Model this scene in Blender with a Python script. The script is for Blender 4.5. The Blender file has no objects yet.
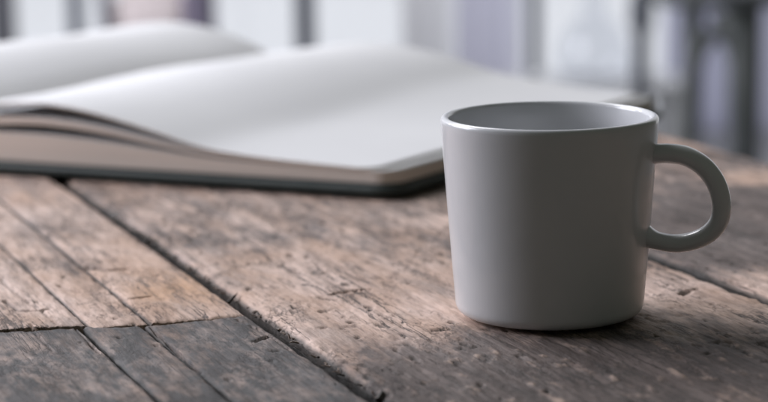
import bpy, bmesh, math, random
import numpy as np
from mathutils import Matrix, Vector

# ------------------------------------------------------------------ camera
scene = bpy.context.scene
F, PW, PH = 2100.0, 768.0, 402.0           # focal length in photo pixels, photo size
CAM_H, PITCH, ROLL = 0.181, math.radians(10.3), math.radians(0.9)
fwd = np.array([0, math.cos(PITCH), -math.sin(PITCH)])
r0 = np.array([1.0, 0, 0]); u0_ = np.cross(r0, fwd)
RT = r0*math.cos(ROLL) - u0_*math.sin(ROLL)
UP = r0*math.sin(ROLL) + u0_*math.cos(ROLL)
CAM = np.array([0, 0, CAM_H])

def on_plane(x, y, z=0.0):
    """photo pixel -> point at height z"""
    d = fwd*F + RT*(x-PW/2) + UP*(PH/2-y)
    return CAM + d*((z-CAM[2])/d[2])

def at_depth(x, y, Y):
    """photo pixel -> point on the vertical plane at distance Y"""
    d = fwd*F + RT*(x-PW/2) + UP*(PH/2-y)
    return CAM + d*(Y/d[1])

def to_px(X, Y, Z):
    dx, dy, dz = X-CAM[0], Y-CAM[1], Z-CAM[2]
    w = dx*fwd[0]+dy*fwd[1]+dz*fwd[2]
    w = np.maximum(w, 0.05)
    return (PW/2+F*(dx*RT[0]+dy*RT[1]+dz*RT[2])/w, PH/2-F*(dx*UP[0]+dy*UP[1]+dz*UP[2])/w)

cd = bpy.data.cameras.new('camera')
cam = bpy.data.objects.new('camera', cd); scene.collection.objects.link(cam)
b = -fwd
cam.matrix_world = Matrix(((RT[0], UP[0], b[0], CAM[0]), (RT[1], UP[1], b[1], CAM[1]), (RT[2], UP[2], b[2], CAM[2]), (0, 0, 0, 1)))
cd.sensor_width = 36; cd.lens = F/PW*36; cd.clip_start = 0.02; cd.clip_end = 100
cd.dof.use_dof = True; cd.dof.focus_distance = 0.755; cd.dof.aperture_fstop = 8.8
scene.camera = cam

# ------------------------------------------------------------------ light and exposure
world = bpy.data.worlds.new('World'); scene.world = world; world.use_nodes = True
bg = world.node_tree.nodes['Background']
bg.inputs[0].default_value = (0.90, 1.0, 0.84, 1); bg.inputs[1].default_value = 0.076

def area(name, loc, target, sx, sy, power, col):
    l = bpy.data.lights.new(name, 'AREA'); l.shape = 'RECTANGLE'; l.size = sx; l.size_y = sy
    l.energy = power; l.color = col
    o = bpy.data.objects.new(name, l); scene.collection.objects.link(o)
    o.location = loc
    o.rotation_euler = (Vector(target)-Vector(loc)).to_track_quat('-Z', 'Y').to_euler()
    return o
area('side_window_light', (-1.25, 1.28, 0.62), (0.0, 0.85, 0.0), 0.8, 0.75, 26, (0.90, 0.905, 1.0))
area('back_window_light', (-1.05, 2.65, 1.95), (0.0, 1.0, 0.0), 1.6, 1.0, 47, (0.97, 0.965, 1.0))
area('background_fill_light', (-2.6, 3.9, 1.3), (0.2, 5.8, -0.2), 1.2, 1.4, 100, (0.93, 0.94, 1.0))  # added fill lamp that brightens the fronts of the background furniture
scene.view_settings.view_transform = 'Standard'; scene.view_settings.look = 'None'
scene.view_settings.exposure = 0.0; scene.view_settings.gamma = 1.0
scene.view_settings.use_curve_mapping = False
scene.render.engine = 'CYCLES'
scene.cycles.use_denoising = True
scene.cycles.max_bounces = 8

# ------------------------------------------------------------------ helpers
def tag(o, label=None, cat=None, group=None, kind=None):
    for k, v in (('label', label), ('category', cat), ('group', group), ('kind', kind)):
        if v: o[k] = v
    return o

def empty(name, loc=(0, 0, 0), rz=0.0):
    o = bpy.data.objects.new(name, None); scene.collection.objects.link(o)
    o.location = loc; o.rotation_euler = (0, 0, rz); o.empty_display_size = 0.05
    return o

def mesh_obj(name, me, mat=None, parent=None, smooth=False):
    o = bpy.data.objects.new(name, me); scene.collection.objects.link(o)
    if mat: me.materials.append(mat)
    if smooth: me.polygons.foreach_set('use_smooth', [True]*len(me.polygons))
    if parent: o.parent = parent
    return o

def from_bm(name, bm, mat=None, parent=None, smooth=False):
    me = bpy.data.meshes.new(name); bmesh.ops.recalc_face_normals(bm, faces=bm.faces); bm.to_mesh(me); bm.free()
    return mesh_obj(name, me, mat, parent, smooth)

def box(bm, lo, hi, bevel=0.0):
    r = bmesh.ops.create_cube(bm, size=1.0)
    for v in r['verts']:
        v.co = Vector([(lo[i]+hi[i])/2 + v.co[i]*(hi[i]-lo[i]) for i in range(3)])
    if bevel:
        es = {e for v in r['verts'] for e in v.link_edges}
        bmesh.ops.bevel(bm, geom=list(es), offset=bevel, segments=2, affect='EDGES', profile=0.6)

def tube(bm, pts, radii, n=14, squash=None):
    """swept round tube through pts, closed at both ends"""
    pts = [Vector(p) for p in pts]
    rings = []; prev = None
    for i, p in enumerate(pts):
        t = (pts[min(i+1, len(pts)-1)]-pts[max(i-1, 0)]).normalized()
        if prev is None:
            a = t.orthogonal().normalized()
        else:
            a = (prev - t*prev.dot(t)).normalized()
        prev = a; c = t.cross(a)
        r = radii[i] if hasattr(radii, '__len__') else radii
        rings.append([bm.verts.new(p + (a*math.cos(2*math.pi*k/n)+c*math.sin(2*math.pi*k/n))*r) for k in range(n)])
    for A, B in zip(rings, rings[1:]):
        for k in range(n):
            bm.faces.new((A[k], A[(k+1) % n], B[(k+1) % n], B[k]))
    bm.faces.new(rings[0][::-1]); bm.faces.new(rings[-1])

def material(name, col, rough=0.5, spec=0.5, coat=0.0, noise=None, bump=None):
    m = bpy.data.materials.new(name); m.use_nodes = True
    nt = m.node_tree; p = nt.nodes['Principled BSDF']
    p.inputs['Base Color'].default_value = (*col, 1); p.inputs['Roughness'].default_value = rough
    p.inputs['Specular IOR Level'].default_value = spec; p.inputs['Coat Weight'].default_value = coat
    tc = nt.nodes.new('ShaderNodeTexCoord')
    if noise:                                    # (scale, colour 2)
        n = nt.nodes.new('ShaderNodeTexNoise'); n.inputs['Scale'].default_value = noise[0]; n.inputs['Detail'].default_value = 6
        nt.links.new(tc.outputs['Object'], n.inputs['Vector'])
        mx = nt.nodes.new('ShaderNodeMix'); mx.data_type = 'RGBA'
        mx.inputs[6].default_value = (*col, 1); mx.inputs[7].default_value = (*noise[1], 1)
        rm = nt.nodes.new('ShaderNodeMapRange'); rm.inputs[1].default_value = 0.35; rm.inputs[2].default_value = 0.65
        nt.links.new(n.outputs['Fac'], rm.inputs[0]); nt.links.new(rm.outputs[0], mx.inputs[0])
        nt.links.new(mx.outputs[2], p.inputs['Base Color'])
    if bump:                                     # (scale, strength, distance)
        n = nt.nodes.new('ShaderNodeTexNoise'); n.inputs['Scale'].default_value = bump[0]; n.inputs['Detail'].default_value = 4
        nt.links.new(tc.outputs['Object'], n.inputs['Vector'])
        bn = nt.nodes.new('ShaderNodeBump'); bn.inputs['Strength'].default_value = bump[1]; bn.inputs['Distance'].default_value = bump[2]
        nt.links.new(n.outputs['Fac'], bn.inputs['Height']); nt.links.new(bn.outputs[0], p.inputs['Normal'])
    return m

rng = np.random.RandomState(7)

def vnoise(x, y, seed):
    """gradient noise, -1..1"""
    xi = np.floor(x).astype(np.int64); yi = np.floor(y).astype(np.int64)
    xf = x-xi; yf = y-yi
    def g(ix, iy, dx, dy):
        h = (ix*374761393 + iy*668265263 + seed*974634541) & 0x7fffffff
        h = ((h ^ (h >> 13))*1274126177) & 0x7fffffff
        a = ((h ^ (h >> 16)) & 1023)*(2*math.pi/1024)
        return np.cos(a)*dx + np.sin(a)*dy
    sx = xf*xf*xf*(xf*(xf*6-15)+10); sy = yf*yf*yf*(yf*(yf*6-15)+10)
    n00 = g(xi, yi, xf, yf); n10 = g(xi+1, yi, xf-1, yf); n01 = g(xi, yi+1, xf, yf-1); n11 = g(xi+1, yi+1, xf-1, yf-1)
    return ((n00*(1-sx)+n10*sx)*(1-sy) + (n01*(1-sx)+n11*sx)*sy)*1.4

def fbm(x, y, seed, octv=4, gain=0.5):
    s = 0; a = 1.0; t = 0
    for i in range(octv):
        s = s + a*vnoise(x, y, seed+i*17); t += a; a *= gain; x = x*2.03; y = y*2.03
    return s/t

def sstep(a, b, x):
    t = np.clip((x-a)/(b-a), 0, 1); return t*t*(3-2*t)

# ------------------------------------------------------------------ floor, sky, window front
FLOOR = -0.75
bm = bmesh.new(); box(bm, (-6, -2.5, FLOOR-0.1), (6, 12, FLOOR))
floor_m = material('floor_concrete', (0.50, 0.50, 0.52), 0.55, 0.4, noise=(3.0, (0.42, 0.42, 0.44)))
tag(from_bm('floor', bm, floor_m), kind='structure')

sm = bpy.data.materials.new('overcast_sky'); sm.use_nodes = True
nt = sm.node_tree; nt.nodes.remove(nt.nodes['Principled BSDF'])
em = nt.nodes.new('ShaderNodeEmission'); em.inputs[0].default_value = (0.94, 0.95, 1.0, 1); em.inputs[1].default_value = 0.92
nt.links.new(em.outputs[0], nt.nodes['Material Output'].inputs[0])
bm = bmesh.new()
prev = None
for k in range(13):                              # curved backdrop of plain overcast sky beyond the glass
    a = math.radians(54+6*k); x = 6.0*math.cos(a); y = 0.75+6.0*math.sin(a)
    cur = (bm.verts.new((x, y, FLOOR-0.2)), bm.verts.new((x, y, 4.5)))
    if prev: bm.faces.new((prev[0], prev[1], cur[1], cur[0]))
    prev = cur
tag(from_bm('sky', bm, sm), kind='structure')

WY = 6.2                                         # distance of the window front
slate = material('slate_paint', (0.085, 0.095, 0.13), 0.45)
glass = bpy.data.materials.new('window_glass'); glass.use_nodes = True
nt = glass.node_tree; nt.nodes.remove(nt.nodes['Principled BSDF'])
tr = nt.nodes.new('ShaderNodeBsdfTransparent'); tr.inputs[0].default_value = (0.96, 0.97, 0.98, 1)
gl = nt.nodes.new('ShaderNodeBsdfGlossy'); gl.inputs['Roughness'].default_value = 0.05
mx = nt.nodes.new('ShaderNodeMixShader'); mx.inputs[0].default_value = 0.05
nt.links.new(tr.outputs[0], mx.inputs[1]); nt.links.new(gl.outputs[0], mx.inputs[2]); nt.links.new(mx.outputs[0], nt.nodes['Material Output'].inputs[0])

def wx(px, Y=WY): return at_depth(px, 40, Y)[0]
win = empty('window_front', (0, WY, FLOOR))
def win_part(name, x0, x1, z0, z1, d0, d1, mat, bev=0.006):
    bm = bmesh.new(); box(bm, (x0, d0, z0), (x1, d1, z1), bev)
    return from_bm(name, bm, mat, win)
ZT = 2.5
edges = []
for a_, b_ in ((-165, -150), (70, 83), (296, 315), (528, 540), (762, 778)):
    win_part('mullion', wx(a_), wx(b_), 0.06, ZT-0.06, -0.03, 0.05, slate); edges.append((wx(a_), wx(b_)))
win_part('mullion', wx(-8), wx(15), 0.06, ZT-0.06, -0.05, 0.05, material('charcoal_post', (0.09, 0.09, 0.105), 0.6)); edges.append((wx(-8), wx(15)))
edges.sort()
win_part('bottom_rail', edges[0][0], edges[-1][1], 0.0, 0.058, -0.03, 0.05, material('white_rail_paint', (0.75, 0.75, 0.76), 0.5))
win_part('top_rail', edges[0][0], edges[-1][1], ZT-0.058, ZT, -0.03, 0.05, slate)
for (a0, a1), (b0, b1) in zip(edges, edges[1:]):
    bm = bmesh.new(); box(bm, (a1+0.001, 0.006, 0.06), (b0-0.001, 0.012, ZT-0.06)); from_bm('pane', bm, glass, win)
tag(win, 'glazed window front with slim slate mullions behind the table', 'window')

def sheer(name, col, thru):
    m = material(name, col, 0.9, 0.1); nt = m.node_tree; p = nt.nodes['Principled BSDF']
    t = nt.nodes.new('ShaderNodeBsdfTranslucent'); t.inputs[0].default_value = (*thru, 1)
    a = nt.nodes.new('ShaderNodeMixShader'); a.inputs[0].default_value = 0.95
    nt.links.new(p.outputs[0], a.inputs[1]); nt.links.new(t.outputs[0], a.inputs[2]); nt.links.new(a.outputs[0], nt.nodes['Material Output'].inputs[0])
    return m
def curtain(px0, px1, Y, folds, depth, mat, label):
    x0, x1 = wx(px0, Y), wx(px1, Y); o = empty('curtain', ((x0+x1)/2, Y, FLOOR)); xc = (x0+x1)/2
    bm = bmesh.new(); n = folds*10; cols = []
    for k in range(n+1):
        f = k/n; yy = depth*math.sin(f*folds*2*math.pi)*(0.7+0.3*math.sin(5*f)); cols.append([bm.verts.new((x0+(x1-x0)*f-xc, yy*(1-0.3*z/2.4), z)) for z in np.linspace(0.02, 2.4, 8)])
    for A, B in zip(cols, cols[1:]):
        for k in range(7): bm.faces.new((A[k], B[k], B[k+1], A[k+1]))
    from_bm('cloth', bm, mat, o, True)
    bm = bmesh.new(); tube(bm, [(x0-xc-0.05, 0, 2.42), (x1-xc+0.05, 0, 2.42)], 0.012); from_bm('rod', bm, slate, o, True)
    tag(o, label, 'curtain')
curtain(455, 521, 5.95, 3, 0.030, sheer('lilac_curtain_cloth', (0.42, 0.41, 0.47), (0.84, 0.83, 0.92)), 'lilac grey curtain hanging in folds before the bright glass')
curtain(402, 452, 6.05, 4, 0.018, sheer('white_sheer_cloth', (0.85, 0.85, 0.86), (0.88, 0.87, 0.88)), 'white sheer curtain hanging beside the lilac grey one')
curtain(664, 812, 6.08, 6, 0.020, sheer('lavender_dimming_sheer', (0.5, 0.5, 0.58), (0.62, 0.62, 0.74)), 'lavender sheer added to dim the glass behind the dark green chair')  # added sheet, tones down the bright glass behind the chair

# ------------------------------------------------------------------ blurred furniture in front of the glass
dark_green = material('dark_green_paint', (0.06, 0.068, 0.066), 0.5, noise=(30, (0.08, 0.086, 0.09)))
def stool():
    Y = 4.9
    c = at_depth(715, 20, Y); t = empty('bentwood_chair', (c[0], Y, FLOOR))
    def L(px, y): p = at_depth(px, y, Y); return p[0]-c[0], p[2]-FLOOR
    sx = lambda px: L(px, 60)[0]
    zs = L(715, 3)[1]
    # seat: round, with a turned rim
    bm = bmesh.new()
    prof = [(0.0, 0.0), (0.150, 0.0), (0.170, 0.010), (0.172, 0.024), (0.160, 0.034), (0.10, 0.028), (0.0, 0.026)]
    rings = [[bm.verts.new((r*math.cos(2*math.pi*k/32)+sx(722), r*math.sin(2*math.pi*k/32), zs+z)) for k in range(32)] for r, z in prof[1:-1]]
    for A, B in zip(rings, rings[1:]):
        for k in range(32): bm.faces.new((A[k], A[(k+1) % 32], B[(k+1) % 32], B[k]))
    bm.faces.new(rings[0][::-1]); bm.faces.new(rings[-1])
    from_bm('seat', bm, dark_green, t, True)
    legs = [(686, -0.10, 0.021), (734, -0.13, 0.030), (700, 0.12, 0.012), (759, 0.10, 0.024)]
    for px, dy, r in legs[:2]+legs[3:]:
        bm = bmesh.new(); x = sx(px)
        tube(bm, [(x*1.04, dy*1.1, 0.0), (x, dy, zs*0.5), (x*0.97, dy*0.9, zs+0.004)], [r*0.85, r, r*1.1]); from_bm('leg', bm, dark_green, t, True)
    # arched brace between the two front legs
    bm = bmesh.new(); xa, xb = sx(686), sx(734); xm = (xa+xb)/2; hw = (xb-xa)/2
    pts = [(xm-hw*math.cos(a), -0.105-0.02*(1-math.cos(a))/2, zs-0.19+0.13*math.sin(a)) for a in np.linspace(0, math.pi, 15)]
    tube(bm, pts, 0.019); from_bm('arched_brace', bm, dark_green, t, True)
    bm = bmesh.new(); xa, xb = sx(734), sx(759)
    tube(bm, [(xa, -0.12, 0.15), (xb, 0.10, 0.15)], 0.011); from_bm('stretcher', bm, dark_green, t, True)
    bm = bmesh.new(); tube(bm, [(sx(734), -0.115, zs-0.16), (sx(730), -0.11, zs-0.07), (sx(722), -0.10, zs-0.005)], [0.022, 0.036, 0.052], 16); from_bm('bracket', bm, dark_green, t, True)
    # back hoop
    bm = bmesh.new()
    pts = [(sx(722)+0.17*math.cos(a), 0.15+0.05*math.sin(a), zs+0.02+0.42*math.sin(a)) for a in np.linspace(0, math.pi, 21)]
    tube(bm, pts, 0.014); from_bm('back_hoop', bm, dark_green, t, True)
    tag(t, 'dark green bentwood chair with arched brace, standing before the window', 'chair')
stool()

def slim_post():
    Y = 5.4; p = at_depth(641, 40, Y); t = empty('post_stand', (p[0], Y, FLOOR))
    m = material('dark_slate_metal', (0.09, 0.10, 0.125), 0.5)
    bm = bmesh.new(); tube(bm, [(0, 0, 0.01), (0, 0, 1.1)], 0.021, 18); from_bm('pole', bm, m, t, True)
    bm = bmesh.new(); tube(bm, [(0, 0, 0.0), (0, 0, 0.012), (0, 0, 0.03)], [0.15, 0.15, 0.03], 28); from_bm('base', bm, m, t, True)
    z = at_depth(641, 12, Y)[2]-FLOOR
    bm = bmesh.new(); tube(bm, [(0, 0, z-0.05), (0, 0, z-0.03), (0, 0, z+0.03), (0, 0, z+0.05)], [0.022, 0.031, 0.031, 0.022], 18); from_bm('collar', bm, m, t, True)
    tag(t, 'slim slate coloured pole stand with collar beside the chair', 'stand')
slim_post()

def lounge(name, Y, px0, px1, ybase, mats, label):
    """small upholstered chair: seat, two side panels, backrest, four splayed legs"""
    x0, x1 = at_depth(px0, 30, Y)[0], at_depth(px1, 30, Y)[0]
    xc = (x0+x1)/2; w = x1-x0; t = empty(name, (xc, Y, FLOOR))
    zb = at_depth((px0+px1)/2, ybase, Y)[2]-FLOOR
    def bx(nm, lo, hi, m, bev=0.02):
        bm = bmesh.new(); box(bm, lo, hi, bev); from_bm(nm, bm, m, t, True)
    bx('seat_cushion', (-w*0.42, -0.18, zb), (w*0.26, 0.14, zb+0.13), mats[0])
    bx('side_panel', (w*0.27, -0.19, zb-0.02), (w*0.46, 0.17, zb+0.28), mats[1])
    bx('backrest', (-w*0.42, 0.145, zb+0.02), (w*0.262, 0.22, zb+0.45), mats[0])
    for sx_, tx in ((-0.36, -0.50), (0.42, 0.47)):
        for y_ in (-0.15, 0.12):
            bm = bmesh.new(); tube(bm, [(w*tx*0.9, y_, 0), (w*sx_, y_, zb+0.01)], [0.011, 0.016]); from_bm('leg', bm, mats[2], t, True)
    bm = bmesh.new(); tube(bm, [(-w*0.43, -0.185, zb-0.03), (-w*0.47, -0.185, zb+0.10), (-w*0.52, -0.185, zb+0.30)], 0.014); from_bm('arm_rail', bm, mats[2], t, True)
    tag(t, label, 'chair')
lounge('lounge_chair', 5.5, 112, 216, 40,
       (material('pink_fabric', (0.80, 0.70, 0.70), 0.9), material('mauve_fabric', (0.24, 0.21, 0.29), 0.9), material('mauve_wood', (0.10, 0.09, 0.13), 0.5)),
       'small lounge chair with pale pink cushion and mauve side panel')
def carafe():
    Y = 5.6; p = at_depth(594, 80, Y); zb = p[2]
    w = lambda px: px*Y/F/1.0
    t = empty('bench', (p[0], Y, FLOOR)); wp = material('white_bench_paint', (0.78, 0.78, 0.79), 0.5); H = zb-FLOOR
    bm = bmesh.new(); box(bm, (-0.24, -0.16, H-0.03), (0.24, 0.16, H), 0.005); from_bm('bench_top', bm, wp, t)
    for x in (-0.2, 0.2):
        for y in (-0.12, 0.12):
            bm = bmesh.new(); box(bm, (x-0.02, y-0.02, 0), (x+0.02, y+0.02, H-0.0305), 0.003); from_bm('leg', bm, wp, t)
    tag(t, 'low white painted bench under the glass bottle', 'bench')
    gm = bpy.data.materials.new('pale_bottle_glass'); gm.use_nodes = True; nt = gm.node_tree; nt.nodes.remove(nt.nodes['Principled BSDF'])
    a = nt.nodes.new('ShaderNodeBsdfTransparent'); a.inputs[0].default_value = (0.955, 0.96, 0.97, 1)
    g = nt.nodes.new('ShaderNodeBsdfGlossy'); g.inputs['Roughness'].default_value = 0.1
    m = nt.nodes.new('ShaderNodeMixShader'); m.inputs[0].default_value = 0.03
    nt.links.new(a.outputs[0], m.inputs[1]); nt.links.new(g.outputs[0], m.inputs[2]); nt.links.new(m.outputs[0], nt.nodes['Material Output'].inputs[0])
    prof = [(w(30), 0.001), (w(38), 0.008), (w(38), w(22)), (w(34), w(42)), (w(22), w(58)), (w(12), w(68)), (w(11), w(96)), (w(14), w(98)), (w(14), w(104)),
            (w(12), w(104)), (w(9.5), w(96)), (w(10.5), w(68)), (w(20.5), w(57)), (w(32.5), w(41)), (w(36.5), w(22)), (w(36.5), 0.014), (w(29), 0.008)]
    bm = bmesh.new(); n = 40
    rings = [[bm.verts.new((r*math.cos(2*math.pi*k/n), r*math.sin(2*math.pi*k/n), z)) for k in range(n)] for r, z in prof]
    for A, B in zip(rings, rings[1:]):
        for k in range(n): bm.faces.new((A[k], A[(k+1) % n], B[(k+1) % n], B[k]))
    bm.faces.new(rings[0][::-1]); bm.faces.new(rings[-1])
    o = from_bm('glass_bottle', bm, gm, None, True); o.location = (p[0], Y, zb+0.001)
    tag(o, 'big pale blue grey glass bottle with narrow neck on low bench', 'bottle')
carafe()

# ------------------------------------------------------------------ the table
TH = math.radians(111.1)                          # plank direction
EV = np.array([math.cos(TH), math.sin(TH)]); EU = np.array([math.sin(TH), -math.cos(TH)])
def uv(px, py):
    p = on_plane(px, py)[:2]; return float(p@EU), float(p@EV)
def line_u(p, q):
    """mean across-plank coordinate of a joint running through two photo pixels"""
    (ua, va), (ub, vb) = uv(*p), uv(*q); return (ua+ub)/2
uA = line_u((80, 190), (375, 395)); uB = line_u((660, 255), (768, 297)); uE = line_u((690, 138), (768, 159))
u1 = line_u((0, 247), (156, 376)); u2 = line_u((65, 252), (200, 357))
VMIN, VMAX = 0.10, 1.38

def wood(name, g1, g2, g3):
    m = bpy.data.materials.new(name); m.use_nodes = True
    nt = m.node_tree; N = nt.nodes; Lk = nt.links; p = N['Principled BSDF']
    tc = N.new('ShaderNodeTexCoord'); at = N.new('ShaderNodeVertexColor'); at.layer_name = 'surface'
    sep = N.new('ShaderNodeSeparateColor'); Lk.new(at.outputs['Color'], sep.inputs[0])
    def noise(sx, sy, detail=6, rough=0.6, seed=0.0):
        mp = N.new('ShaderNodeMapping'); mp.inputs['Scale'].default_value = (sx, sy, sx); mp.inputs['Location'].default_value = (seed, seed*1.3, 0)
        Lk.new(tc.outputs['Object'], mp.inputs[0])
        n = N.new('ShaderNodeTexNoise'); n.inputs['Scale'].default_value = 1.0; n.inputs['Detail'].default_value = detail; n.inputs['Roughness'].default_value = rough
        Lk.new(mp.outputs[0], n.inputs['Vector']); return n.outputs['Fac']
    def ramp(fac, a, b, lo=0.0, hi=1.0):
        r = N.new('ShaderNodeMapRange'); r.inputs[1].default_value = a; r.inputs[2].default_value = b; r.inputs[3].default_value = lo; r.inputs[4].default_value = hi
        Lk.new(fac, r.inputs[0]); return r.outputs[0]
    def mix(fac, a, b):
        x = N.new('ShaderNodeMix'); x.data_type = 'RGBA'
        if isinstance(fac, float): x.inputs[0].default_value = fac
        else: Lk.new(fac, x.inputs[0])
        for s, c in ((6, a), (7, b)):
            if isinstance(c, tuple): x.inputs[s].default_value = (*c, 1)
            else: Lk.new(c, x.inputs[s])
        return x.outputs[2]
    def math_(op, a, b=None):
        x = N.new('ShaderNodeMath'); x.operation = op
        for k, c in ((0, a), (1, b)):
            if c is None: continue
            if isinstance(c, (int, float)): x.inputs[k].default_value = c
            else: Lk.new(c, x.inputs[k])
        return x.outputs[0]
    def ridge(sx, sy, width, detail, seed):          # thin irregular lines: 1 on the line, 0 away from it
        d = math_('ABSOLUTE', math_('SUBTRACT', noise(sx, sy, detail, 0.62, seed), 0.5)); return ramp(d, width, width*0.25)
    grain = noise(420, 10, 5, 0.65); blotch = noise(34, 15, 5, 0.6, 3.1); fine = noise(1000, 120, 4, 0.6, 7.7); streak = noise(120, 6, 5, 0.62, 5.5); tone = noise(48, 9, 4, 0.6, 12.3)
    tan = mix(ramp(blotch, 0.40, 0.60), (0.64, 0.475, 0.40), (0.50, 0.345, 0.265))
    tan = mix(ramp(tone, 0.52, 0.66, 0, 0.8), tan, (0.30, 0.235, 0.205))
    tan = mix(ramp(streak, 0.50, 0.72, 0, 0.65), tan, (0.24, 0.16, 0.125))
    tan = mix(ramp(grain, 0.50, 0.72, 0, 0.45), tan, (0.22, 0.15, 0.12))
    tan = mix(at.outputs['Alpha'], tan, (0.52, 0.31, 0.185))
    grey = mix(ramp(noise(60, 14, 6, 0.65, 9.0), 0.40, 0.62), g1, g2)
    grey = mix(ramp(grain, 0.46, 0.68, 0, 0.65), grey, g3)
    edge = math_('ADD', sep.outputs[0], math_('MULTIPLY', math_('SUBTRACT', noise(210, 70, 6, 0.7, 15.0), 0.5), 0.9))
    c = mix(ramp(edge, 0.12, 0.88), tan, grey)
    c = mix(math_('MULTIPLY', sep.outputs[2], ramp(noise(260, 120, 5, 0.65, 21.0), 0.40, 0.55)), c, (0.50, 0.37, 0.30))
    c = mix(ramp(fine, 0.54, 0.72, 0, 0.40), c, (0.10, 0.075, 0.063))
    crack = math_('MULTIPLY', ridge(150, 9, 0.018, 6, 31.0), ramp(noise(38, 16, 3, 0.5, 33.0), 0.47, 0.58))
    flake = math_('MULTIPLY', ridge(330, 120, 0.030, 5, 41.0), ramp(noise(45, 24, 4, 0.6, 43.0), 0.50, 0.62))
    lines = math_('MAXIMUM', crack, math_('MULTIPLY', flake, 0.8))
    c = mix(math_('MULTIPLY', lines, 0.85), c, (0.045, 0.034, 0.028))
    c = mix(sep.outputs[1], c, (0.024, 0.024, 0.021))
    Lk.new(c, p.inputs['Base Color'])
    p.inputs['Specular IOR Level'].default_value = 0.35
    Lk.new(ramp(blotch, 0.3, 0.7, 0.60, 0.85), p.inputs['Roughness'])
    hgt = math_('SUBTRACT', math_('ADD', math_('MULTIPLY', grain, 0.7), math_('MULTIPLY', noise(300, 110, 6, 0.7, 51.0), 0.9)), math_('MULTIPLY', lines, 0.8))
    bn = N.new('ShaderNodeBump'); bn.inputs['Strength'].default_value = 0.8; bn.inputs['Distance'].default_value = 0.0008
    Lk.new(hgt, bn.inputs['Height']); Lk.new(bn.outputs[0], p.inputs['Normal'])
    return m
wood_m = wood('weathered_wood', (0.185, 0.145, 0.130), (0.092, 0.071, 0.064), (0.046, 0.036, 0.032))
coat_m = wood('grey_coated_wood', (0.085, 0.076, 0.075), (0.036, 0.033, 0.033), (0.019, 0.017, 0.017))

# tones of the weathered surface, measured on the table except the first: (pixel x, pixel y, rx, ry, greyness)
GREY = [(420, 640, 700, 190, 0.95), (300, 215, 190, 40, 0.44), (190, 205, 70, 26, 0.46), (400, 250, 60, 16, 0.45), (320, 288, 120, 30, -0.45), (430, 300, 60, 22, -0.30),  # first blob: unseen near boards, darkened to cut light bouncing onto the mug
        (330, 330, 70, 16, 0.10), (400, 330, 60, 10, 0.45), (440, 370, 150, 26, 0.85), (620, 365, 220, 30, 0.85), (520, 395, 260, 20, 0.75), (345, 375, 40, 26, 0.15),
        (700, 285, 80, 22, -0.15), (700, 325, 110, 15, 0.45), (690, 225, 60, 30, 0.9), (740, 195, 60, 11, 0.95), (740, 240, 60, 25, 0.85), (748, 177, 40, 6, 0.0), (720, 160, 60, 10, 0.6), (720, 262, 50, 12, 0.95), (690, 185, 40, 8, 0.6)]
CRACKS = [([(5, 298), (18, 307), (36, 308), (48, 306)], 0.0011, 0.8), ([(0, 276), (32, 303)], 0.0006, 0.5), ([(84, 263), (106, 267), (128, 265)], 0.0022, 0.45),
          ([(330, 291), (352, 287), (368, 286)], 0.0016, 0.7), ([(255, 337), (268, 333)], 0.0014, 0.8), ([(682, 292), (690, 288), (697, 287)], 0.0016, 0.9),
          ([(684, 276), (690, 277)], 0.0010, 0.7), ([(112, 290), (128, 296), (150, 294)], 0.0009, 0.6), ([(60, 282), (80, 289)], 0.0010, 0.6),
          ([(395, 262), (410, 264)], 0.0012, 0.6), ([(290, 268), (300, 270)], 0.0012, 0.6), ([(236, 315), (262, 327), (290, 345)], 0.0005, 0.4),
          ([(20, 292), (60, 322)], 0.0004, 0.4), ([(30, 322), (52, 345)], 0.0005, 0.5), ([(75, 323), (98, 346)], 0.0006, 0.6), ([(150, 322), (200, 366)], 0.0007, 0.5)]
EDGE_LINE = [(-60, 328), (0, 326), (40, 324), (85, 322), (100, 323.5), (135, 321), (170, 318), (205, 315), (245, 311), (262, 309)]
ELp = np.array([(uv(*q)) for q in EDGE_LINE])

def seg_dist(U, V, pts):
    d = np.full(U.shape, 9.0)
    for (ax, ay), (bx_, by) in zip(pts, pts[1:]):
        ex, ey = bx_-ax, by-ay; t = np.clip(((U-ax)*ex+(V-ay)*ey)/(ex*ex+ey*ey), 0, 1)
        d = np.minimum(d, np.hypot(U-ax-t*ex, V-ay-t*ey))
    return d

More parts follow.
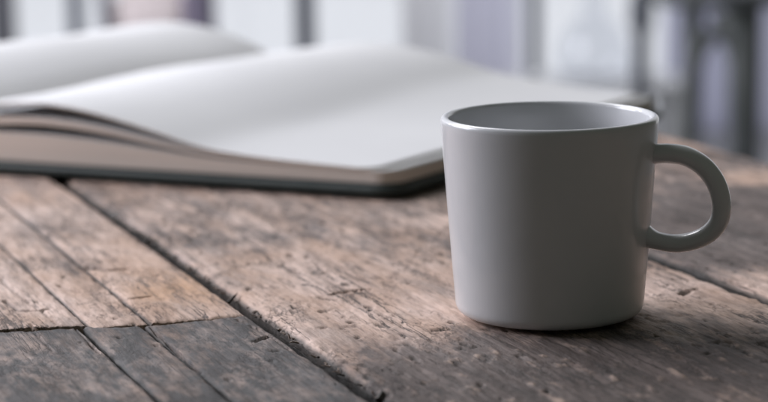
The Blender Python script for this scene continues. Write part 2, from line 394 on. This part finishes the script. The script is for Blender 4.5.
def plank(parent, ua, ub, seed, du=0.0008, left=False, coarse=False, edge_chip=1.0, tilt=0.0, end=None):
    fine_v = np.arange(0.55, 1.15, 0.0014)
    vs = np.concatenate([np.linspace(VMIN, 0.55, 60, endpoint=False), fine_v, np.linspace(1.15, VMAX, 90)])
    if coarse: vs = np.linspace(VMIN, VMAX, 240)
    VJ = float(ELp[:, 1].mean())                                # butt joint across the narrow boards
    pack = np.array([0, 0.0003, 0.0007, 0.0012, 0.0019])
    if end == 'far': vs = np.concatenate([VJ+0.0007+pack, vs[vs > VJ+0.003]])
    if end == 'near': vs = np.concatenate([vs[vs < VJ-0.003], VJ-0.0005-pack[::-1]])
    n = max(12, int((ub-ua)/du)) if not coarse else 30
    # pack a few extra columns against each edge so that the broken arris keeps its shape
    t = np.linspace(0, 1, n); w = ub-ua
    if not coarse:
        ex = np.array([0.0003, 0.0006, 0.0010, 0.0014, 0.0019])/w
        t = np.unique(np.concatenate([t, ex, 1-ex]))
    T, V = np.meshgrid(t, vs); n = len(t)
    jl = (fbm(vs*90, vs*0+seed, seed, 4, 0.6)*0.0012 + fbm(vs*14, vs*0, seed+5, 2)*0.0012)[:, None]
    jr = (fbm(vs*90, vs*0+seed+.5, seed+9, 4, 0.6)*0.0012 + fbm(vs*14, vs*0+.5, seed+6, 2)*0.0012)[:, None]
    U = ua + w*T + (jl*np.exp(-w*T/0.006) + jr*np.exp(-w*(1-T)/0.006))*edge_chip
    dl = w*T; dr = w*(1-T); de = np.minimum(dl, dr)
    if end:
        off = np.interp(U, ELp[:, 0], ELp[:, 1]) - VJ + fbm(U*150, U*0, 77, 3)*0.0010 + fbm(U*420, U*0, seed, 2)*0.0005
        de = np.minimum(de, np.abs(V-VJ)*1.3+0.0002)
        V = V + off*np.exp(-np.abs(V-VJ)/0.10)
    X = U*EU[0]+V*EV[0]; Y = U*EU[1]+V*EV[1]
    px, py = to_px(X, Y, 0*X)
    # --- greyness of the surface (weathered coat against bare worn wood)
    wob = fbm(U*60, V*20, seed+21, 5, 0.6); wob2 = fbm(U*240, V*75, seed+31, 4, 0.6)
    g = np.full(U.shape, 0.42)
    if left:
        # far part bare, near part keeps its grey coat; the coat ends in a ragged line across the boards
        near = np.full(U.shape, 1.0 if end == 'near' else 0.0) if end else sstep(-0.01, 0.01, VJ-V+wob*0.02)
        bare = 0.14 + 0.30*np.clip(wob, -1, 1)
        bare = bare + 0.3*np.exp(-(((px-45)/60)**2+((py-225)/18)**2)) + 0.35*np.exp(-(((px-80)/25)**2+((py-262)/5)**2))
        bare = bare - 0.3*np.exp(-(((px-170)/80)**2+((py-290)/22)**2))
        g = bare*(1-near) + near*(0.80+0.45*wob+0.25*wob2)
    else:
        acc = np.zeros(U.shape); ws = np.full(U.shape, 0.25); acc += 0.42*0.25
        for (cx, cy, rx, ry, val) in GREY:
            k = np.exp(-(((px-cx)/rx)**2+((py-cy)/ry)**2)*1.3); acc += k*val; ws += k
        g = acc/ws + 0.42*wob + 0.22*wob2
        g = sstep(0.12, 0.80, g)
    g = np.clip(g, 0, 1)
    # --- relief
    gr = fbm(U*520, V*9, seed+41, 3, 0.6)                      # long grain
    mid = fbm(U*130, V*32, seed+51, 4, 0.55)                   # worn hollows
    flk = np.abs(fbm(U*240, V*48, seed+61, 4, 0.6))           # flaking ridges
    big = fbm(U*16, V*7, seed+71, 3)
    Z = -0.0012 + big*0.0007 + mid*0.0006 + gr*0.00012 + (0.10-flk)*0.0012*(0.35+0.65*(1-g) if left else 0.75)
    flk2 = np.abs(fbm(U*620, V*110, seed+65, 3, 0.6)); Z = Z + (0.12-flk2)*0.0002
    zn = fbm(U*40, V*22, seed+81, 3)
    dark = sstep(0.05, 0.0, flk)*0.6*sstep(0.0, 0.35, zn)
    if left: dark *= 0.55
    else:
        tn = fbm(U*170, V*95, seed+101, 4, 0.62); tz = sstep(-0.15, 0.35, fbm(U*28, V*16, seed+103, 3))
        torn = sstep(0.16, 0.34, tn)*tz                     # shallow torn-out chips with brown floor
        Z = Z - torn*0.0008; dark = np.maximum(dark, torn*0.62)
        rim = sstep(0.05, 0.14, tn)*sstep(0.20, 0.15, tn)*tz; Z = Z + rim*0.0003
    pale = np.zeros(U.shape) if left else 0.45*rim*(1-g)
    # --- flakes of raw wood standing proud of the grey coat
    fl = fbm(U*140, V*60, seed+91, 3, 0.5); zone = sstep(330, 352, py)*sstep(330, 470, px) if not left else 0*U
    if not left:
        zone = np.maximum(zone, 0.45*sstep(205, 165, py)*sstep(660, 690, px))
        f1 = sstep(0.20, 0.45, fl+0.45*wob2)*zone; pale = np.maximum(pale, f1*0.8); Z += f1*0.0005
    else:
        f1 = sstep(0.38, 0.5, fl)*0.5*sstep(318, 330, py); pale = f1*0.32; Z += f1*0.0003
    # --- pits
    if not coarse:
        r2 = np.random.RandomState(seed)
        for k in range(int(150*w/0.3)+6):
            cu, cv = r2.uniform(ua, ub), r2.uniform(0.58, 1.15); a = r2.uniform(0.0004, 0.0012)*(2.2 if r2.rand() < 0.10 else 1); bb = a*r2.uniform(0.9, 3.2); th = r2.uniform(-0.9, 0.9)
            i0, i1 = np.searchsorted(vs, (cv-3*bb, cv+3*bb))
            j0, j1 = np.searchsorted(t, ((cu-3*bb-ua)/w, (cu+3*bb-ua)/w))
            if i1 <= i0 or j1 <= j0: continue
            s = np.s_[i0:i1, j0:j1]; x_ = U[s]-cu; y_ = V[s]-cv
            xr = x_*math.cos(th)+y_*math.sin(th); yr = -x_*math.sin(th)+y_*math.cos(th)
            q = np.sqrt((xr/a)**2+(yr/bb)**2)*(1+1.5*wob2[s])+0.9*flk[s]; k_ = sstep(1.2, 0.75, q)
            Z[s] -= k_*0.0012; dark[s] = np.maximum(dark[s], k_*r2.uniform(0.7, 1.0))
        for pts, wd, st in CRACKS:
            pp = [uv(*q) for q in pts]
            if max(q[0] for q in pp) < ua-0.01 or min(q[0] for q in pp) > ub+0.01: continue
            d = seg_dist(U, V, pp) + wob2*wd*0.9; k_ = sstep(wd, wd*0.3, d); Z -= k_*0.0020; dark = np.maximum(dark, k_*st)
    # --- broken arris
    chip = 0.0005+0.0005*edge_chip+0.0022*np.clip(fbm(V*70, U*0+seed, seed+3, 4, 0.6)+0.25, 0, 1.2)*edge_chip
    k_ = np.exp(-de/chip); Z -= k_*0.0030*edge_chip; dark = np.maximum(dark, sstep(0.35, 0.85, k_)*0.8)
    lip = sstep(0.004, 0.0015, de)*sstep(0.0005, 0.0016, de)*sstep(0.0, 0.4, fbm(V*60, U*20, seed+13, 3)); pale = np.maximum(pale, lip*0.6*edge_chip)
    Z = np.minimum(Z, -0.0002) + tilt
    orange = 0.95*np.exp(-(((px-180)/65)**2+((py-285)/22)**2)*1.1)*np.clip(0.8+wob, 0, 1.2) if left else 0*U
    orange = orange*(1-g)*(1-dark)
    # --- mesh with skirts
    TK = -0.034
    def pad(A, edge=None):
        A = np.concatenate([A[:, :1], A, A[:, -1:]], 1); return np.concatenate([A[:1], A, A[-1:]], 0)
    Up, Vp, Zp, gp, dp, pp_, op_ = map(pad, map(pad, (U, V, Z, g, dark, pale, orange)))
    for e in (1, -2):                              # grimy joint faces start just under the arris
        Zp[:, e] -= 0.0007; dp[:, e] = 0.92; pp_[:, e] = 0
    for e in (0, -1):
        Zp[:, e] = TK; Zp[e, :] = TK; dp[:, e] = 0.9; pp_[:, e] = 0
    rws, cls = Up.shape
    co = np.stack([Up, Vp, Zp], -1).reshape(-1, 3).astype(np.float32)
    idx = np.arange(rws*cls).reshape(rws, cls)
    q = np.stack([idx[:-1, :-1], idx[:-1, 1:], idx[1:, 1:], idx[1:, :-1]], -1).reshape(-1, 4)
    q = np.concatenate([q, [[idx[0, 0], idx[-1, 0], idx[-1, -1], idx[0, -1]]]])
    me = bpy.data.meshes.new('plank')
    me.vertices.add(len(co)); me.vertices.foreach_set('co', co.ravel())
    me.loops.add(q.size); me.loops.foreach_set('vertex_index', q.ravel().astype(np.int32))
    me.polygons.add(len(q)); me.polygons.foreach_set('loop_start', np.arange(0, q.size, 4, dtype=np.int32)); me.polygons.foreach_set('loop_total', np.full(len(q), 4, np.int32))
    me.update(calc_edges=True)
    ca = me.color_attributes.new('surface', 'FLOAT_COLOR', 'POINT')
    ca.data.foreach_set('color', np.stack([gp, dp, pp_, op_], -1).ravel().astype(np.float32))
    return mesh_obj('plank', me, coat_m if left else wood_m, parent, True)

table = empty('table', (0, 0, 0), math.atan2(EU[1], EU[0]))     # local x across the planks, local y along them
tag(table, 'rustic table of weathered wooden planks with open cracks', 'table')
uL = u1-0.13
planks = [plank(table, uA+0.0038, uB-0.0024, 11, edge_chip=1.0),
          plank(table, u2+0.0004, uA-0.0028, 23, left=True, edge_chip=0.45, end='far'),
          plank(table, u1+0.0004, u2-0.0003, 37, left=True, edge_chip=0.35, tilt=-0.0004, end='far'),
          plank(table, uL, u1-0.0003, 41, left=True, edge_chip=0.35, end='far'),
          plank(table, u2-0.0026, uA-0.0026, 24, left=True, edge_chip=0.45, tilt=-0.0006, end='near'),
          plank(table, u1-0.0022, u2-0.0035, 38, left=True, edge_chip=0.5, tilt=-0.0003, end='near'),
          plank(table, uL, u1-0.0032, 42, left=True, edge_chip=0.4, tilt=-0.0007, end='near'),
          plank(table, uB+0.0040, uE, 59, edge_chip=0.9),
          plank(table, uL-0.20, uL-0.004, 67, coarse=True, left=True), plank(table, uL-0.42, uL-0.204, 71, coarse=True, left=True)]
under_m = material('dark_gap_dirt', (0.022, 0.026, 0.020), 0.95, 0.1, noise=(300, (0.035, 0.038, 0.028)), bump=(400, 0.6, 0.002))
dull = material('dark_table_wood', (0.16, 0.12, 0.10), 0.7, noise=(12, (0.11, 0.085, 0.07)))
bm = bmesh.new(); box(bm, (uL-0.36, VMIN+0.06, -0.058), (uE-0.05, VMAX-0.06, -0.0345)); from_bm('underframe', bm, dull, table)
for ug, wd in ((uA+0.0005, 0.012), (uB+0.0008, 0.012)):                   # packed dirt lying in the two open joints
    bm = bmesh.new(); box(bm, (ug-wd/2, VMIN+0.01, -0.0342), (ug+wd/2, VMAX-0.01, -0.0120)); from_bm('joint_filling', bm, under_m, table)
for u_, v_ in ((uL-0.32, VMIN+0.12), (uE-0.12, VMIN+0.12), (uL-0.32, VMAX-0.12), (uE-0.12, VMAX-0.12)):
    bm = bmesh.new(); box(bm, (u_-0.035, v_-0.035, FLOOR), (u_+0.035, v_+0.035, -0.0583), 0.004); from_bm('leg', bm, dull, table)

# splinters standing up along the open joint
spl_m = material('splinter_wood', (0.06, 0.05, 0.042), 0.8)
def splinter(px, py, ln, lean, wd=0.0012):
    u_, v_ = uv(px, py)
    bm = bmesh.new()
    p0 = Vector((u_, v_, -0.004)); p1 = p0+Vector((lean[0], lean[1], lean[2]))*ln*0.5+Vector((0.0006, 0, 0.0006)); p2 = p0+Vector(lean)*ln
    tube(bm, [p0, p1, p2], [wd, wd*0.7, wd*0.12], 6); o = from_bm('splinter', bm, spl_m, planks[0]); return o
splinter(146, 235, 0.0055, (0.30, 0.45, 0.45), 0.0012)
splinter(228, 293, 0.0075, (0.65, 0.40, 0.40), 0.0007)
splinter(379, 389, 0.0055, (0.45, 0.60, 0.40), 0.0016)
splinter(160, 247, 0.0055, (-0.50, 0.5, 0.40), 0.0014)
fib_m = material('raw_fibre', (0.26, 0.20, 0.165), 0.85)
r2 = random.Random(5)
(ua0, va0), (ua1, va1) = uv(110, 212), uv(372, 396)
for k in range(70):                               # torn fibres on the edge of the big plank
    f = r2.random(); v_ = va0+(va1-va0)*f
    bm = bmesh.new(); p0 = Vector((uA+0.0025+r2.uniform(-.0005, .0012), v_, -0.0035))
    dr = Vector((r2.uniform(-0.9, 0.2), r2.uniform(-0.9, 0.9), r2.uniform(0.1, 0.45))).normalized()*r2.uniform(0.0015, 0.0040)
    tube(bm, [p0, p0+dr*0.6, p0+dr+Vector((0, 0, -0.0004))], [0.00045, 0.00035, 0.0001], 4); from_bm('fibre', bm, fib_m if k % 3 else spl_m, planks[0])

# ------------------------------------------------------------------ the mug
base = on_plane(549.5, 311)
MUG_H, RT_, RB_ = 0.0735, 0.0400, 0.0345
mug = empty('mug', (base[0], base[1], 0.0002), math.radians(-15))
tag(mug, 'grey white ceramic mug with round loop handle on the table', 'mug')
glaze = bpy.data.materials.new('grey_glaze'); glaze.use_nodes = True
nt = glaze.node_tree; p = nt.nodes['Principled BSDF']
p.inputs['Roughness'].default_value = 0.30; p.inputs['Specular IOR Level'].default_value = 0.4; p.inputs['Coat Weight'].default_value = 0.45; p.inputs['Coat Roughness'].default_value = 0.09
tc = nt.nodes.new('ShaderNodeTexCoord'); n = nt.nodes.new('ShaderNodeTexNoise'); n.inputs['Scale'].default_value = 38; n.inputs['Detail'].default_value = 5
nt.links.new(tc.outputs['Object'], n.inputs['Vector'])
cr = nt.nodes.new('ShaderNodeMix'); cr.data_type = 'RGBA'; cr.inputs[6].default_value = (0.555, 0.562, 0.585, 1); cr.inputs[7].default_value = (0.595, 0.602, 0.620, 1)
nt.links.new(n.outputs['Fac'], cr.inputs[0])
vo = nt.nodes.new('ShaderNodeTexVoronoi'); vo.inputs['Scale'].default_value = 95; nt.links.new(tc.outputs['Object'], vo.inputs['Vector'])
lt = nt.nodes.new('ShaderNodeMapRange'); lt.inputs[1].default_value = 0.075; lt.inputs[2].default_value = 0.035; nt.links.new(vo.outputs['Distance'], lt.inputs[0])
pick = nt.nodes.new('ShaderNodeSeparateColor'); nt.links.new(vo.outputs['Color'], pick.inputs[0])
pk = nt.nodes.new('ShaderNodeMath'); pk.operation = 'GREATER_THAN'; pk.inputs[1].default_value = 0.80; nt.links.new(pick.outputs[0], pk.inputs[0])
ml = nt.nodes.new('ShaderNodeMath'); ml.operation = 'MULTIPLY'; nt.links.new(lt.outputs[0], ml.inputs[0]); nt.links.new(pk.outputs[0], ml.inputs[1])
ml2 = nt.nodes.new('ShaderNodeMath'); ml2.operation = 'MULTIPLY'; ml2.inputs[1].default_value = 0.35; nt.links.new(ml.outputs[0], ml2.inputs[0])
sp = nt.nodes.new('ShaderNodeMix'); sp.data_type = 'RGBA'; sp.inputs[7].default_value = (0.20, 0.185, 0.17, 1)
nt.links.new(ml2.outputs[0], sp.inputs[0]); nt.links.new(cr.outputs[2], sp.inputs[6]); nt.links.new(sp.outputs[2], p.inputs['Base Color'])
n2 = nt.nodes.new('ShaderNodeTexNoise'); n2.inputs['Scale'].default_value = 75; n2.inputs['Detail'].default_value = 2
nt.links.new(tc.outputs['Object'], n2.inputs['Vector'])
bn = nt.nodes.new('ShaderNodeBump'); bn.inputs['Strength'].default_value = 0.10; bn.inputs['Distance'].default_value = 0.0006
nt.links.new(n2.outputs['Fac'], bn.inputs['Height']); nt.links.new(bn.outputs[0], p.inputs['Normal'])

def wall_r(z): return RB_ + (RT_-RB_)*min(1, max(0, z/MUG_H))**0.92
prof = []
FB = 0.0042                                       # outer bottom fillet
for a in np.linspace(-90, 0, 8): prof.append((wall_r(FB)-FB+FB*math.cos(math.radians(a)), FB+FB*math.sin(math.radians(a))))
for z in np.linspace(FB, MUG_H-0.0022, 22)[1:]: prof.append((wall_r(z), z))
lip = 0.0016
cxr, cz = wall_r(MUG_H)-lip-0.0001, MUG_H-lip
for a in np.linspace(20, 180, 10): prof.append((cxr+lip*math.cos(math.radians(a)), cz+lip*math.sin(math.radians(a))))
for z in np.linspace(MUG_H-0.004, 0.009, 16): prof.append((wall_r(z)-0.0034, z))
for a in np.linspace(0, -90, 6): prof.append((wall_r(0.009)-0.0034-0.005+0.005*math.cos(math.radians(a)), 0.009+0.005*math.sin(math.radians(a))))
NS = 128
bm = bmesh.new()
rings = [[bm.verts.new((r*math.cos(2*math.pi*k/NS), r*math.sin(2*math.pi*k/NS), z)) for k in range(NS)] for r, z in prof]
for A, B in zip(rings, rings[1:]):
    for k in range(NS): bm.faces.new((A[k], A[(k+1) % NS], B[(k+1) % NS], B[k]))
bm.faces.new(rings[0][::-1]); bm.faces.new(rings[-1])
from_bm('body', bm, glaze, mug, True)

# handle: a round-section loop, flattened a little, with flared roots
def catmull(P, n):
    P = [Vector(p) for p in P]; out = []
    for i in range(1, len(P)-2):
        for k in range(n):
            t = k/n; a, b_, c, d = P[i-1], P[i], P[i+1], P[i+2]
            out.append(0.5*((2*b_)+(c-a)*t+(2*a-5*b_+4*c-d)*t*t+(3*b_-a-3*c+d)*t**3))
    out.append(P[-2]); return out
S = 0.0800/219.5                                  # metres per photo pixel at the mug
hp = [(95, 163), (104, 164.5), (120, 165.5), (138, 163), (155, 153), (167, 137), (172.5, 118), (171, 100), (162, 87), (147, 78.5), (128, 74.5), (110, 76.5), (96, 81), (86, 85)]
hp = [((x)*S, 0.0, z*S*1.0) for x, z in hp]
path = catmull([hp[0]]+hp+[hp[-1]], 7)
bm = bmesh.new(); NR = 20; rings = []
L = len(path)
for i, pnt in enumerate(path):
    t = (path[min(i+1, L-1)]-path[max(i-1, 0)]).normalized(); nrm = Vector((-t.z, 0, t.x)); bi = Vector((0, 1, 0))
    f = i/(L-1)
    fl1 = max(0, 1-f/0.13)**2; fl2 = max(0, (f-0.83)/0.17)**2
    rn = (0.0034 + 0.0020*fl1 + 0.0050*fl2 + 0.0002*math.sin(5*f)); rb = (0.0045 + 0.0020*fl1 + 0.0036*fl2)
    rings.append([bm.verts.new(pnt + nrm*rn*math.cos(2*math.pi*k/NR) + bi*rb*math.sin(2*math.pi*k/NR)) for k in range(NR)])
for A, B in zip(rings, rings[1:]):
    for k in range(NR): bm.faces.new((A[k], A[(k+1) % NR], B[(k+1) % NR], B[k]))
bm.faces.new(rings[0][::-1]); bm.faces.new(rings[-1])
# keep the roots inside the wall: pull any vertex that would poke into the hollow back into the clay
for v in bm.verts:
    rr = math.hypot(v.co.x, v.co.y); lim = wall_r(v.co.z)-0.0022
    if rr < lim: v.co.x *= lim/rr; v.co.y *= lim/rr
from_bm('handle', bm, glaze, mug, True)

# ------------------------------------------------------------------ the open notebook
B0 = on_plane(398, 198)[:2]
FA, WA = math.radians(57.5), math.radians(155.5)
FD = np.array([math.cos(FA), math.sin(FA)]); WD = np.array([math.cos(WA), math.sin(WA)])
BL, BW = 0.306, 0.262                              # page height (along the spine), page width
book = empty('open_notebook', (B0[0], B0[1], 0.0))
tag(book, 'open blank notebook with thick cream pages and dark green cover', 'notebook')
cover_m = material('green_cover_cloth', (0.030, 0.042, 0.040), 0.55, 0.4, noise=(60, (0.040, 0.052, 0.050)), bump=(900, 0.3, 0.0004))
page_m = material('page_paper', (0.70, 0.70, 0.705), 0.85, 0.15, noise=(18, (0.68, 0.68, 0.688)))
edge_m = bpy.data.materials.new('page_edges'); edge_m.use_nodes = True
nt = edge_m.node_tree; p = nt.nodes['Principled BSDF']; p.inputs['Roughness'].default_value = 0.9; p.inputs['Specular IOR Level'].default_value = 0.1
tc = nt.nodes.new('ShaderNodeTexCoord'); mp = nt.nodes.new('ShaderNodeMapping'); mp.inputs['Scale'].default_value = (6, 6, 1400)
n = nt.nodes.new('ShaderNodeTexNoise'); n.inputs['Scale'].default_value = 1; n.inputs['Detail'].default_value = 3
nt.links.new(tc.outputs['Object'], mp.inputs[0]); nt.links.new(mp.outputs[0], n.inputs['Vector'])
cr = nt.nodes.new('ShaderNodeMix'); cr.data_type = 'RGBA'; cr.inputs[6].default_value = (0.68, 0.57, 0.50, 1); cr.inputs[7].default_value = (0.86, 0.77, 0.71, 1)
nt.links.new(n.outputs['Fac'], cr.inputs[0]); nt.links.new(cr.outputs[2], p.inputs['Base Color'])

def bpt(s, t, z): return (s*WD[0]+t*FD[0], s*WD[1]+t*FD[1], z)
def slab(name, ss, top, bot, t0, t1, tmat, emat, nt_=10, droop=None, parent=None, smat=1):
    """sheet block: ss = stations across the page, top/bot heights at them, between t0 and t1 along the spine"""
    bm = bmesh.new(); rc = 0.010; e_ = rc*(1-np.cos(np.linspace(0, math.pi/2, 6)))
    ts = np.concatenate([t0+e_, np.linspace(t0+rc, t1-rc, nt_)[1:-1], (t1-e_)[::-1]]); nt_ = len(ts); ns = len(ss)
    def ss_at(t):                                   # rounded outer corners of the leaves
        q = min(rc, t-t0, t1-t); return ss + (rc-math.sqrt(max(0, rc*rc-(rc-q)**2)))*np.exp(-(ss-ss[0])/0.02)*(smat == 1)
    dz = (lambda s, t: 0.0) if droop is None else droop
    G = [[bm.verts.new(bpt(s, t, top[i]+dz(s, t))) for i, s in enumerate(ss_at(t))] for t in ts]
    Bt = [[bm.verts.new(bpt(s, t, bot[i]+dz(s, t))) for i, s in enumerate(ss_at(t))] for t in ts]
    def quad(a, b_, c, d, mi):
        f = bm.faces.new((a, b_, c, d)); f.material_index = mi; f.smooth = (mi == 0)
    for j in range(nt_-1):
        for i in range(ns-1):
            quad(G[j][i], G[j][i+1], G[j+1][i+1], G[j+1][i], 0); quad(Bt[j][i], Bt[j+1][i], Bt[j+1][i+1], Bt[j][i+1], 0)
        quad(G[j][0], G[j+1][0], Bt[j+1][0], Bt[j][0], smat); quad(G[j][-1], Bt[j][-1], Bt[j+1][-1], G[j+1][-1], 1)
    for i in range(ns-1):
        quad(G[0][i], Bt[0][i], Bt[0][i+1], G[0][i+1], 1); quad(G[-1][i], G[-1][i+1], Bt[-1][i+1], Bt[-1][i], 1)
    o = from_bm(name, bm, tmat, parent or book); o.data.materials.append(emat); return o

def interp(ss, tab): return np.interp(ss, [a for a, _ in tab], [b_ for _, b_ in tab])
def smooth_tab(ss, tab, k=9):
    dense = np.linspace(ss[0], ss[-1], 400); y = interp(dense, tab); ker = np.hanning(61); ker /= ker.sum()
    y = np.convolve(np.pad(y, 30, mode='edge'), ker, mode='valid'); return np.interp(ss, dense, y)

CT = 0.0052                                        # cover thickness
def cover(s0, s1):
    bm = bmesh.new(); t0, t1 = -0.004, BL+0.004; r = 0.013
    pts = []
    for (cs, ct, a0) in ((s0+r, t0+r, 180), (s1-r, t0+r, 270), (s1-r, t1-r, 0), (s0+r, t1-r, 90)):
        for a in np.linspace(a0, a0+90, 6): pts.append((cs+r*math.cos(math.radians(a)), ct+r*math.sin(math.radians(a))))
    layers = [(0.0008, 0.0008), (0.0, 0.0018), (0.0, CT-0.0012), (0.0010, CT)]
    cs, ct = (s0+s1)/2, (t0+t1)/2; rings = []
    for ins, z in layers:
        rings.append([bm.verts.new(bpt(s-math.copysign(ins, s-cs), t-math.copysign(ins, t-ct), z)) for s, t in pts])
    for A, B in zip(rings, rings[1:]):
        for k in range(len(pts)): bm.faces.new((A[k], A[(k+1) % len(pts)], B[(k+1) % len(pts)], B[k]))
    bm.faces.new(rings[0][::-1]); bm.faces.new(rings[-1]); return from_bm('cover', bm, cover_m, book)
cover(-0.001, BW+0.012); cover(BW+0.018, 2*BW+0.03)
bm = bmesh.new()
for t_ in (0,):
    ring = []
    for t in (-0.003, BL+0.003):
        ring.append([bm.verts.new(bpt(BW+0.0122+0.0056*k/4, t, z)) for k in range(5) for z in ((0.0016+0.0008*math.sin(k/4*math.pi)),)] + [bm.verts.new(bpt(BW+0.0122+0.0056*k/4, t, 0.0045)) for k in range(4, -1, -1)])
    for k in range(10): bm.faces.new((ring[0][k], ring[0][(k+1) % 10], ring[1][(k+1) % 10], ring[1][k]))
    bm.faces.new(ring[0][::-1]); bm.faces.new(ring[1])
from_bm('spine', bm, cover_m, book)

ss = np.linspace(0.003, BW, 40)
Z0 = np.full(len(ss), CT+0.0008)
t1_ = smooth_tab(ss, [(0, .0105), (.06, .0120), (.112, .0140), (.147, .0172), (.177, .0198), (.21, .0212), (.262, .021)])
g2b = smooth_tab(ss, [(0, .0107), (.06, .0122), (.112, .0143), (.137, .0178), (.162, .0216), (.187, .0244), (.21, .0254), (.262, .023)])
t2_ = g2b + smooth_tab(ss, [(0, .0014), (.10, .0016), (.15, .0026), (.20, .0034), (.262, .0045)])
g3b = t2_ + smooth_tab(ss, [(0, .0001), (.08, .0002), (.107, .0010), (.137, .0042), (.175, .0066), (.208, .0074), (.24, .0060), (.262, .0040)])
t3_ = g3b + 0.0009
ss3 = ss + 0.0
slab('page_block', ss, t1_, Z0, 0.002, BL-0.002, page_m, edge_m)
lift = lambda s, t: 0.0085*(max(t, 0)/BL)**0.9*math.exp(-((s-0.14)/0.085)**2) + 0.0012*math.sin(t*31+s*9)*max(0, min(1, s*12-0.3))
slab('page_block', ss, t2_, g2b, 0.0018, BL-0.0018, page_m, edge_m, droop=lift)
k0 = ss + 0.009*np.exp(-(ss-0.003)/0.02)
slab('page_leaf', k0, np.interp(k0, ss, t3_), np.interp(k0, ss, g3b), 0.0012, BL-0.0012, page_m, edge_m, droop=lift)

# left-hand leaves: rise out of the gutter, roll over and fall to the left
sl = np.linspace(BW+0.0005, 2*BW+0.012, 60)
tl = smooth_tab(sl, [(BW, .026), (BW+.012, .0355), (BW+.040, .0450), (BW+.065, .0500), (BW+.090, .0500), (BW+.13, .044), (BW+.20, .031), (2*BW+.02, .024)])
bl = np.maximum(tl-0.0035-0.0*sl, CT+0.009)
slab('page_leaf', sl, tl, np.minimum(bl, tl-0.0015), 0.0012, BL-0.0012, page_m, edge_m, droop=lift, smat=0)
tl2 = np.minimum(bl-0.0012, smooth_tab(sl, [(BW, .020), (BW+.03, .030), (BW+.08, .030), (2*BW+.02, .015)]))
slab('page_block', sl, tl2, np.full(len(sl), CT+0.0008), 0.002, BL-0.002, page_m, edge_m, smat=0)
